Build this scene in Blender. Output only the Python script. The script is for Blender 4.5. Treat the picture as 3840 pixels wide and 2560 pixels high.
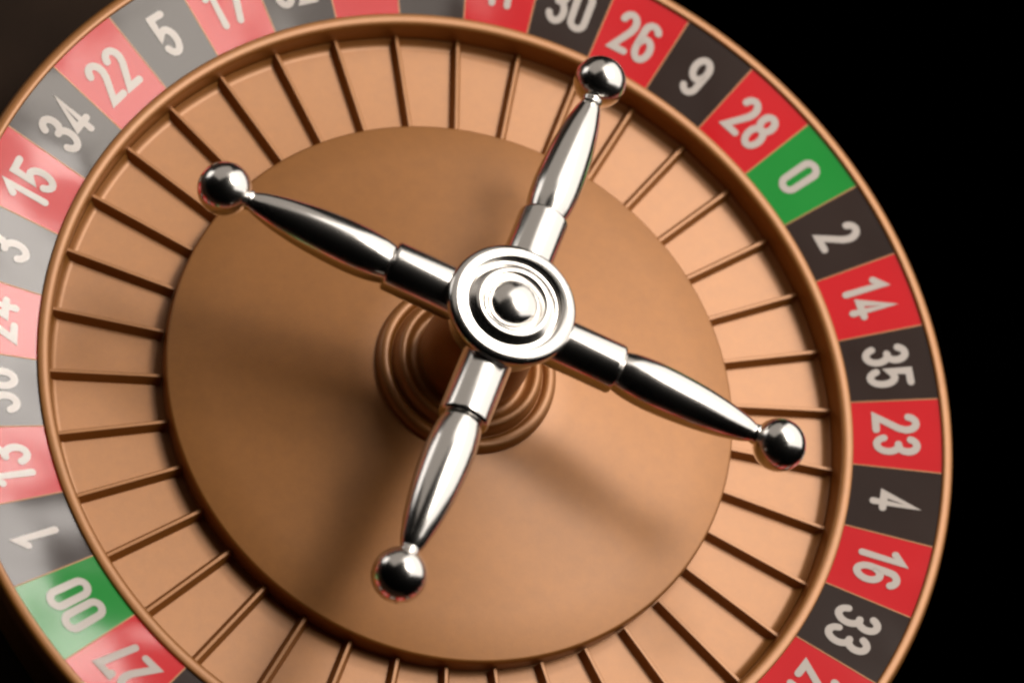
import bpy, bmesh, math
from mathutils import Matrix, Vector

sc = bpy.context.scene
for o in list(bpy.data.objects):
    bpy.data.objects.remove(o)
S = 0.14                       # wheel radius in metres (all lengths below are in wheel radii)
R = math.radians

# ------------------------------------------------------------------ camera
cam_d = bpy.data.cameras.new('camera')
cam = bpy.data.objects.new('camera', cam_d)
sc.collection.objects.link(cam)
sc.camera = cam
rot = Matrix(((0.954187, -0.007183, -0.299126), (-0.119488, 0.90739, -0.402947), (0.274318, 0.420228, 0.864961)))
cam.matrix_world = Matrix.Translation(Vector((-1.94678, -2.7006, 5.94002)) * S) @ rot.to_4x4()
cam_d.sensor_width = 36.0
cam_d.lens = 123.149
cam_d.clip_start = 0.01
cam_d.clip_end = 50.0
cam_d.dof.use_dof = True
cam_d.dof.focus_distance = 6.70 * S
cam_d.dof.aperture_fstop = 10.0

# ------------------------------------------------------------------ world and lamps (a dark studio, three soft boxes)
w = bpy.data.worlds.new('World')
sc.world = w
w.use_nodes = True
bg = w.node_tree.nodes['Background']
bg.inputs[0].default_value = (1.0, 0.8, 0.65, 1)
bg.inputs[1].default_value = 0.0

def softbox(name, direction, dist, sx, sy, power, col=(1, 1, 1), aim=(0, 0, 0)):
    l = bpy.data.lights.new(name, 'AREA')
    l.shape = 'RECTANGLE'
    l.size, l.size_y = sx * S, sy * S
    l.energy = power
    l.color = col
    o = bpy.data.objects.new(name, l)
    sc.collection.objects.link(o)
    d = Vector(direction).normalized()
    o.location = (Vector(aim) + d * dist) * S
    o.rotation_euler = d.to_track_quat('Z', 'Y').to_euler()
    return o

softbox('key_lamp', (0.49, 0.19, 1.0), 16.0, 7.0, 7.0, 17.5, (1.0, 0.92, 0.82))
softbox('key_core_lamp', (0.49, 0.21, 1.0), 15.5, 2.6, 2.6, 6.0, (1.0, 0.92, 0.82))
top = softbox('top_lamp', (0.40, 0.47, 0.80), 5.0, 0.8, 0.74, 1.05, (1.0, 0.93, 0.86))
top.location = (1.97 * S, 2.18 * S, 4.0 * S)
top.rotation_euler = (0, 0, 0)
softbox('side_softbox', (0.72, 0.28, 0.62), 4.0, 6.0, 6.0, 2.9, (1.0, 0.94, 0.87))
softbox('back_reflector', (-0.20, 0.75, 0.62), 6.0, 7.0, 6.0, 0.90, (1.0, 0.90, 0.80))
softbox('low_lamp', (-0.70, 0.74, 0.13), 7.0, 2.4, 2.4, 0.5, (1.0, 0.95, 0.9))

sc.view_settings.view_transform = 'Standard'
sc.view_settings.look = 'None'
sc.view_settings.exposure = 0.0
sc.view_settings.gamma = 1.0
sc.render.engine = 'CYCLES'
sc.cycles.filter_width = 2.6
sc.render.resolution_x, sc.render.resolution_y = 1024, 682

# ------------------------------------------------------------------ materials
def mat(name, base, rough=0.5, metal=0.0, coat=0.0, coat_rough=0.1, coat_ior=1.5, spec=0.5,
        noise_scale=0.0, noise_amt=0.0, noise_detail=5, bump=0.0, bump_scale=600.0, bump_dist=0.0002, bump_detail=3, rough_var=0.0, stretch=(1, 1, 1)):
    m = bpy.data.materials.new(name)
    m.use_nodes = True
    nt = m.node_tree
    b = nt.nodes['Principled BSDF']
    b.inputs['Base Color'].default_value = (*base, 1)
    b.inputs['Roughness'].default_value = rough
    b.inputs['Metallic'].default_value = metal
    b.inputs['Coat Weight'].default_value = coat
    b.inputs['Coat Roughness'].default_value = coat_rough
    b.inputs['Coat IOR'].default_value = coat_ior
    b.inputs['Specular IOR Level'].default_value = spec
    tc = nt.nodes.new('ShaderNodeNewGeometry')
    mp = nt.nodes.new('ShaderNodeMapping')
    mp.inputs['Scale'].default_value = stretch
    nt.links.new(tc.outputs['Position'], mp.inputs['Vector'])
    if noise_amt > 0 or rough_var > 0:
        n = nt.nodes.new('ShaderNodeTexNoise')
        n.inputs['Scale'].default_value = noise_scale
        n.inputs['Detail'].default_value = noise_detail
        n.inputs['Roughness'].default_value = 0.5 if noise_detail < 8 else 0.78
        nt.links.new(mp.outputs[0], n.inputs['Vector'])
        if noise_amt > 0:
            mr = nt.nodes.new('ShaderNodeMapRange')
            mr.inputs['From Min'].default_value = 0.3
            mr.inputs['From Max'].default_value = 0.7
            mr.inputs['To Min'].default_value = 1 - noise_amt
            mr.inputs['To Max'].default_value = 1 + noise_amt
            nt.links.new(n.outputs['Fac'], mr.inputs['Value'])
            mx = nt.nodes.new('ShaderNodeVectorMath')
            mx.operation = 'SCALE'
            mx.inputs[0].default_value = base
            nt.links.new(mr.outputs[0], mx.inputs['Scale'])
            nt.links.new(mx.outputs[0], b.inputs['Base Color'])
        if rough_var > 0:
            mr2 = nt.nodes.new('ShaderNodeMapRange')
            mr2.inputs['From Min'].default_value = 0.3
            mr2.inputs['From Max'].default_value = 0.7
            mr2.inputs['To Min'].default_value = rough - rough_var
            mr2.inputs['To Max'].default_value = rough + rough_var
            nt.links.new(n.outputs['Fac'], mr2.inputs['Value'])
            nt.links.new(mr2.outputs[0], b.inputs['Roughness'])
    if bump > 0:
        n2 = nt.nodes.new('ShaderNodeTexNoise')
        n2.inputs['Scale'].default_value = bump_scale
        n2.inputs['Detail'].default_value = bump_detail
        nt.links.new(mp.outputs[0], n2.inputs['Vector'])
        bp = nt.nodes.new('ShaderNodeBump')
        bp.inputs['Strength'].default_value = bump
        bp.inputs['Distance'].default_value = bump_dist
        nt.links.new(bp.outputs[0], b.inputs['Coat Normal'])
        nt.links.new(n2.outputs['Fac'], bp.inputs['Height'])
        nt.links.new(bp.outputs[0], b.inputs['Normal'])
    return m

M = {}
M['bronze'] = mat('satin_bronze', (0.325, 0.122, 0.0165), rough=0.50, metal=0.50, coat=0.58, coat_rough=0.40, coat_ior=1.8, spec=0.25,
                  noise_scale=260, noise_amt=0.09, noise_detail=9, bump=0.12, bump_scale=2600)
M['chrome'] = mat('chrome', (0.84, 0.81, 0.775), rough=0.19, metal=1.0, noise_scale=40, rough_var=0.02)
M['red'] = mat('red_print', (0.62, 0.006, 0.012), rough=0.35, coat=0.8, coat_rough=0.09, coat_ior=1.3, spec=0.03, noise_scale=30, noise_amt=0.04, bump=0.5, bump_scale=38, bump_dist=0.0013, bump_detail=0.6)
M['black'] = mat('black_print', (0.022, 0.008, 0.004), rough=0.35, coat=0.8, coat_rough=0.09, coat_ior=1.3, spec=0.03, noise_scale=30, noise_amt=0.1, bump=0.5, bump_scale=38, bump_dist=0.0013, bump_detail=0.6)
M['green'] = mat('green_print', (0.004, 0.27, 0.03), rough=0.35, coat=0.8, coat_rough=0.09, coat_ior=1.3, spec=0.03, noise_scale=30, noise_amt=0.04, bump=0.5, bump_scale=38, bump_dist=0.0013, bump_detail=0.6)
M['white'] = mat('white_print', (0.56, 0.50, 0.46), rough=0.4, coat=0.8, coat_rough=0.09, coat_ior=1.3, spec=0.03)
M['table'] = mat('dark_table', (0.022, 0.012, 0.007), rough=0.7, spec=0.1, noise_scale=25, noise_amt=0.25)

# ------------------------------------------------------------------ helpers
def link(name, me, m=None, parent=None):
    o = bpy.data.objects.new(name, me)
    sc.collection.objects.link(o)
    if m is not None and not me.materials:
        me.materials.append(m)
    if parent is not None:
        o.parent = parent
    return o

def finish(name, verts, faces, ang=35):
    me = bpy.data.meshes.new(name)
    me.from_pydata([(x * S, y * S, z * S) for x, y, z in verts], [], faces)
    bm = bmesh.new()
    bm.from_mesh(me)
    bmesh.ops.recalc_face_normals(bm, faces=bm.faces)
    bm.to_mesh(me)
    bm.free()
    for p in me.polygons:
        p.use_smooth = True
    me.set_sharp_from_angle(angle=R(ang))
    return me

def fillet(pts, closed=False, n=5):
    """pts: (r, z) or (r, z, radius); rounds the corners that carry a radius"""
    out = []
    N = len(pts)
    for i, p in enumerate(pts):
        rad = p[2] if len(p) > 2 else 0
        if rad == 0 or (not closed and i in (0, N - 1)):
            out.append((p[0], p[1]))
            continue
        P = Vector(p[:2])
        A = Vector(pts[i - 1][:2]) - P
        Bv = Vector(pts[(i + 1) % N][:2]) - P
        rad = min(rad, A.length * 0.48, Bv.length * 0.48)
        a, b = P + A.normalized() * rad, P + Bv.normalized() * rad
        for k in range(n + 1):
            t = k / n
            q = a * (1 - t) ** 2 + P * 2 * t * (1 - t) + b * t * t
            out.append((q.x, q.y))
    return out

def lathe(name, prof, seg=152, closed=False, axis='Z', ang=35):
    verts, faces = [], []
    n = len(prof)
    for i in range(seg):
        a = 2 * math.pi * i / seg
        c, s = math.cos(a), math.sin(a)
        for r, z in prof:
            verts.append((r * c, r * s, z) if axis == 'Z' else (z, r * c, r * s))
    m = n if closed else n - 1
    for i in range(seg):
        j = (i + 1) % seg
        for k in range(m):
            l = (k + 1) % n
            faces.append((i * n + k, j * n + k, j * n + l, i * n + l))
    me = finish(name, verts, faces, ang)
    bm = bmesh.new()
    bm.from_mesh(me)
    bmesh.ops.remove_doubles(bm, verts=bm.verts, dist=1e-7)
    bmesh.ops.recalc_face_normals(bm, faces=bm.faces)
    bm.to_mesh(me)
    bm.free()
    me.set_sharp_from_angle(angle=R(ang))
    return me

STEP = 2 * math.pi / 38
PHI = R(34.9605)               # boundary between 28 and 0

# ------------------------------------------------------------------ the table
ZT = -0.30
def slab(name, x0, x1, y0, y1, z0, z1):
    bm = bmesh.new()
    vs = [bm.verts.new((x * S, y * S, z * S)) for z in (z0, z1) for x, y in ((x0, y0), (x1, y0), (x1, y1), (x0, y1))]
    for f in ((3, 2, 1, 0), (4, 5, 6, 7), (0, 1, 5, 4), (1, 2, 6, 5), (2, 3, 7, 6), (3, 0, 4, 7)):
        bm.faces.new([vs[i] for i in f])
    bmesh.ops.bevel(bm, geom=bm.edges[:], offset=0.004, segments=2, affect='EDGES')
    me = bpy.data.meshes.new(name)
    bm.to_mesh(me)
    bm.free()
    return me
t = link('table_top', slab('table_top', -7, 0.30, -8, 8, ZT - 0.25, ZT), M['table'])
t['kind'] = 'structure'

# ------------------------------------------------------------------ the wheel
wheel = bpy.data.objects.new('roulette_wheel', None)
wheel.empty_display_size = 0.02
wheel.location = (0, 0, ZT * S)
sc.collection.objects.link(wheel)
wheel['label'] = 'bronze roulette wheel with red, black and green number ring and chrome four-armed spindle'
wheel['category'] = 'roulette wheel'
def part(name, me, m, parent=None, angle=0.0, z=0.0):
    o = link(name, me, m, parent or wheel)
    if parent is None:
        o.location = (0, 0, (z - ZT) * S)
    o.rotation_euler = (0, 0, angle)
    return o

RI, ZI = 0.8235, -0.0455       # inner edge of the number ring
RO, ZO = 1.0000, -0.0060       # outer edge
ZF = -0.109                    # pocket floor
RC = 0.5760                    # edge of the cone
RL = 0.7975                    # inner wall of the lip
ZFT = -0.0880                  # top of the frets

part('outer_rim', lathe('outer_rim', fillet([
    (0.9985, -0.03), (1.0000, -0.0005, .004), (1.006, 0.0015, .004), (1.019, 0.0010, .006), (1.0265, -0.016, .012),
    (1.0265, -0.040, .012), (1.012, -0.056, .01), (0.985, -0.075, .02), (0.955, -0.20, .05), (0.975, -0.29, .02), (0.96, ZT + .001), (0.90, ZT + .001)]), seg=228), M['bronze'])
part('inner_lip', lathe('inner_lip', fillet([
    (RI + .002, ZI - .02), (RI + .001, ZI + .0045, .004), (0.812, ZI + .006, .008), (0.8005, ZI + .002, .008), (RL, -0.060, .006), (RL, ZF - .004), (RI, ZF - .004)]),
    seg=228), M['bronze'])

# number fields
def field_mesh(name):
    n = 8
    verts, faces = [], []
    for i in range(n + 1):
        a = -STEP * i / n
        c, s = math.cos(a), math.sin(a)
        for r, z in ((RI, ZI), ((RI + RO) / 2, (ZI + ZO) / 2), (RO, ZO), (RO, ZO - .012), (RI, ZI - .012)):
            verts.append((r * c, r * s, z))
    for i in range(n):
        for k in range(5):
            l = (k + 1) % 5
            faces.append((i * 5 + k, i * 5 + 5 + k, i * 5 + 5 + l, i * 5 + l))
    faces.append((0, 1, 2, 3, 4))
    faces.append(tuple(n * 5 + k for k in (4, 3, 2, 1, 0)))
    return finish(name, verts, faces, 20)
FM = {}
for c in ('red', 'black', 'green'):
    FM[c] = field_mesh('number_field_' + c)

# numerals: every digit is a few round-ended strokes
def arc(cx, cy, rx, ry, a0, a1, n=10):
    return [(cx + rx * math.cos(R(a0 + (a1 - a0) * i / n)), cy + ry * math.sin(R(a0 + (a1 - a0) * i / n))) for i in range(n + 1)]
# unit cell of the centre lines: x 0..1 (wide), y 0..1 (tall); true size DW by DH
DW, DH, SW = 0.0300, 0.0815, 0.0150
q = DW / DH
GLYPH = {
    '0': ([arc(.5, 1 - .5 * q, .5, .5 * q, 0, 180) + arc(.5, .5 * q, .5, .5 * q, 180, 360)], True),
    '1': ([[(.20, .80), (.66, 1.0), (.66, 0)]], False),
    '2': ([arc(.5, .75, .47, .25, 165, -12, 12) + [(.86, .56), (.02, 0), (1.0, 0)]], False),
    '3': ([arc(.46, .765, .45, .235, 160, -62, 14) + [(.40, .54)], [(.62, .545)] + arc(.46, .275, .52, .275, 62, -160, 14)], False),
    '4': ([[(.64, 0), (.64, 1.0), (-.04, .25), (1.05, .25)]], False),
    '5': ([[(.93, 1.0), (.12, 1.0), (.05, .52)] + arc(.47, .31, .50, .31, 125, -155, 14)], False),
    '6': ([arc(.5, .80, .46, .20, 25, 180, 8) + [(.02, .55)] + arc(.5, .29, .5, .29, 180, 520, 22)], False),
    '7': ([[(0, .92), (0, 1.0), (.98, 1.0), (.34, 0)]], False),
    '8': ([arc(.5, .77, .43, .23, -90, 270, 22), arc(.5, .28, .5, .28, 90, 450, 22)], False),
    '9': ([arc(.5, .20, .46, .20, 205, 360, 8) + [(.98, .45)] + arc(.5, .71, .5, .29, 0, 340, 22)], False),
}
def stroke(pts, closed, verts, faces, z):
    P = [Vector(p) for p in pts]
    h = SW / 2
    if closed or (P[0] - P[-1]).length < 1e-5:
        if (P[0] - P[-1]).length < 1e-5:
            P = P[:-1]
        closed = True
    n = len(P)
    def nrm(a, b):
        d = (b - a).normalized()
        return Vector((-d.y, d.x))
    L, Rr = [], []
    for i in range(n):
        if closed or 0 < i < n - 1:
            n0, n1 = nrm(P[i - 1], P[i]), nrm(P[i], P[(i + 1) % n])
            m = (n0 + n1).normalized()
            k = h / max(0.45, m.dot(n1))
        else:
            m = nrm(P[0], P[1]) if i == 0 else nrm(P[-2], P[-1])
            k = h
        L.append(P[i] + m * k)
        Rr.append(P[i] - m * k)
    b = len(verts)
    for a, c in zip(L, Rr):
        verts.append((a.x, a.y, z))
        verts.append((c.x, c.y, z))
    for i in range(n if closed else n - 1):
        j = (i + 1) % n
        faces.append((b + 2 * i, b + 2 * j, b + 2 * j + 1, b + 2 * i + 1))
    if not closed:
        for end, sgn in ((0, 1), (n - 1, -1)):
            d = (P[1] - P[0]).normalized() if end == 0 else (P[-1] - P[-2]).normalized()
            m = Vector((-d.y, d.x))
            ids = [b + 2 * end]
            for k in range(1, 6):
                a = math.pi * k / 6
                v = P[end] + (m * math.cos(a) - d * sgn * math.sin(a)) * h
                verts.append((v.x, v.y, z))
                ids.append(len(verts) - 1)
            ids.append(b + 2 * end + 1)
            faces.append(tuple(ids))

SLOPE = math.atan2(ZO - ZI, RO - RI)
def numeral_mesh(text):
    verts, faces = [], []
    pitch = 0.0490
    adv = [0.034 if ch == '1' else pitch for ch in text]
    x = -sum(adv) / 2
    z = 0.0011
    for ch, a in zip(text, adv):
        strokes, closed = GLYPH[ch]
        ox = x + a / 2 - DW / 2 - (0.004 if ch == '1' else 0)
        for s in strokes:
            stroke([(ox + px * DW, (py - .5) * DH) for px, py in s], closed, verts, faces, z)
            z += 0.00012
        x += a
    # lay the flat print on the sloping ring: local x runs round the ring, y outwards
    out = []
    rm = RI + (RO - RI) * 0.492
    for vx, vy, vz in verts:
        r = rm + vy * math.cos(SLOPE)
        a = -STEP / 2 - vx / rm
        zz = ZI + (r - RI) * math.tan(SLOPE) + vz
        out.append((r * math.cos(a), r * math.sin(a), zz))
    me = bpy.data.meshes.new('numeral_' + text)
    me.from_pydata([(a * S, b * S, c * S) for a, b, c in out], [], faces)
    bm = bmesh.new()
    bm.from_mesh(me)
    for f in bm.faces:
        f.normal_update()
        if f.normal.z < 0:
            f.normal_flip()
    bm.to_mesh(me)
    bm.free()
    return me

ORDER = '0 2 14 35 23 4 16 33 21 6 18 31 19 8 12 29 25 10 27 00 1 13 36 24 3 15 34 22 5 17 32 20 7 11 30 26 9 28'.split()
sep = finish('separator', [(r, y, z + dz) for r, z in ((RI, ZI), (RO, ZO)) for y, dz in ((-.0011, -.001), (-.0011, .0007), (.0011, .0007), (.0011, -.001))],
             [(0, 1, 5, 4), (1, 2, 6, 5), (2, 3, 7, 6), (0, 3, 2, 1), (4, 5, 6, 7), (3, 0, 4, 7)])
for i, txt in enumerate(ORDER):
    c = 'green' if txt in ('0', '00') else ('black' if (i if i < 19 else i - 19) % 2 else 'red')
    if i > 19:
        c = 'black' if (i - 19) % 2 else 'red'
    f = part('number_field', FM[c], M[c], angle=PHI - i * STEP)
    f['label'] = '%s field of the number ring printed with a white %s' % (c, txt)
    link('numeral', numeral_mesh(txt), M['white'], f)
    part('separator', sep, M['bronze'], angle=PHI - i * STEP)

# pockets
def pocket_mesh():
    n = 4
    prof = fillet([(RC - .004, ZF), (RL - .012, ZF, .012), (RL - .0008, ZF + .013), (RL - .0008, ZF + .016)], n=4)
    prof = prof + [(RL - .0008, ZF - .003), (RC - .004, ZF - .003)]
    k = len(prof)
    verts, faces = [], []
    for i in range(n + 1):
        a = -STEP * i / n
        for r, z in prof:
            verts.append((r * math.cos(a), r * math.sin(a), z))
    for i in range(n):
        for j in range(k):
            l = (j + 1) % k
            faces.append((i * k + j, i * k + k + j, i * k + k + l, i * k + l))
    return finish('pocket', verts, faces, 40)
pk = pocket_mesh()
def fret_mesh():
    wb = 0.0120
    cs = [(-wb, ZF - .001), (-wb * .62, ZF + .006), (-.0050, ZFT - .003), (-.0028, ZFT), (.0028, ZFT), (.0050, ZFT - .003), (wb * .62, ZF + .006), (wb, ZF - .001)]
    n = len(cs)
    verts = [(r, y, z) for r in (RC + .0015, RL + .002) for y, z in cs]
    faces = [(i, (i + 1) % n, n + (i + 1) % n, n + i) for i in range(n)]
    faces += [tuple(range(n)), tuple(range(2 * n - 1, n - 1, -1))]
    return finish('fret', verts, faces, 50)
fr = fret_mesh()
for i in range(38):
    part('pocket', pk, M['bronze'], angle=PHI - i * STEP)
    part('fret', fr, M['bronze'], angle=PHI - i * STEP)

# cone in the middle
part('cone', lathe('cone', fillet([
    (RC - .002, ZF - .004), (RC, -0.070, .004), (RC - .002, -0.0600, .008), (0.42, -0.030, .10), (0.28, -0.002, .10), (0.17, 0.019), (0.10, 0.021)]), seg=228), M['bronze'])
# turret
part('turret', lathe('turret', fillet([
    (0.181, 0.010), (0.181, 0.026, .012), (0.173, 0.039, .012), (0.158, 0.039, .010), (0.151, 0.028, .004), (0.148, 0.042, .010),
    (0.140, 0.058, .010), (0.128, 0.058, .008), (0.120, 0.046, .008), (0.106, 0.046, .010), (0.102, 0.062, .01), (0.108, 0.09, .03),
    (0.104, 0.15, .04), (0.092, 0.20, .04), (0.092, 0.235), (0.02, 0.236)]), seg=128), M['bronze'])
# chrome hub, seated a hair off the axis
OX, OY = 0.006 * S, -0.008 * S
hub = part('hub', lathe('hub', fillet([
    (0.02, 0.2365), (0.098, 0.2365, .006), (0.104, 0.245, .006), (0.104, 0.292, .006), (0.118, 0.300, .008), (0.1245, 0.312, .008), (0.1235, 0.327, .010), (0.112, 0.3345, .010),
    (0.095, 0.3320, .006), (0.089, 0.3250, .003), (0.085, 0.3250, .003), (0.070, 0.3375, .004), (0.061, 0.3375, .004), (0.053, 0.3255, .003), (0.049, 0.3255)]),
    seg=128), M['chrome'])
dome = [(0.0485, 0.322)] + [(0.048 * math.cos(R(a)), 0.325 + 0.026 * math.sin(R(a))) for a in range(0, 86, 8)] + [(0.0, 0.351)]
hub.location.x, hub.location.y = OX, OY
o = link('hub_cap', lathe('hub_cap', dome, seg=96), M['chrome'], hub)

# four chrome arms; built along local x from the axis
RB, ZB = 0.5751, 0.2650
sleeve = lathe('sleeve', fillet([(0.030, 0.095), (0.0495, 0.0955, .004), (0.0495, 0.232, .004), (0.046, 0.2375, .003), (0.030, 0.2375)]), seg=64, axis='X')
spin = lathe('handle_arm', fillet([(0.020, 0.228), (0.038, 0.2360), (0.0400, 0.240, .003), (0.0450, 0.262, .02), (0.0485, 0.300, .03), (0.0475, 0.350, .04), (0.0430, 0.410, .04),
    (0.0345, 0.465, .04), (0.0245, 0.505, .02), (0.0185, 0.520, .006), (0.0205, 0.525, .003), (0.0205, 0.531, .003), (0.0120, 0.540)]), seg=64, axis='X')
ball = lathe('ball', [(0.0515 * math.sin(R(a)), RB - 0.0515 * math.cos(R(a))) for a in range(0, 181, 6)], seg=64, axis='X')
for k in range(4):
    a = part('handle_arm', spin, M['chrome'], angle=R(63.0836) - k * math.pi / 2, z=ZB)
    a.location.x, a.location.y = OX, OY
    link('sleeve', sleeve, M['chrome'], a)
    link('ball', ball, M['chrome'], a)
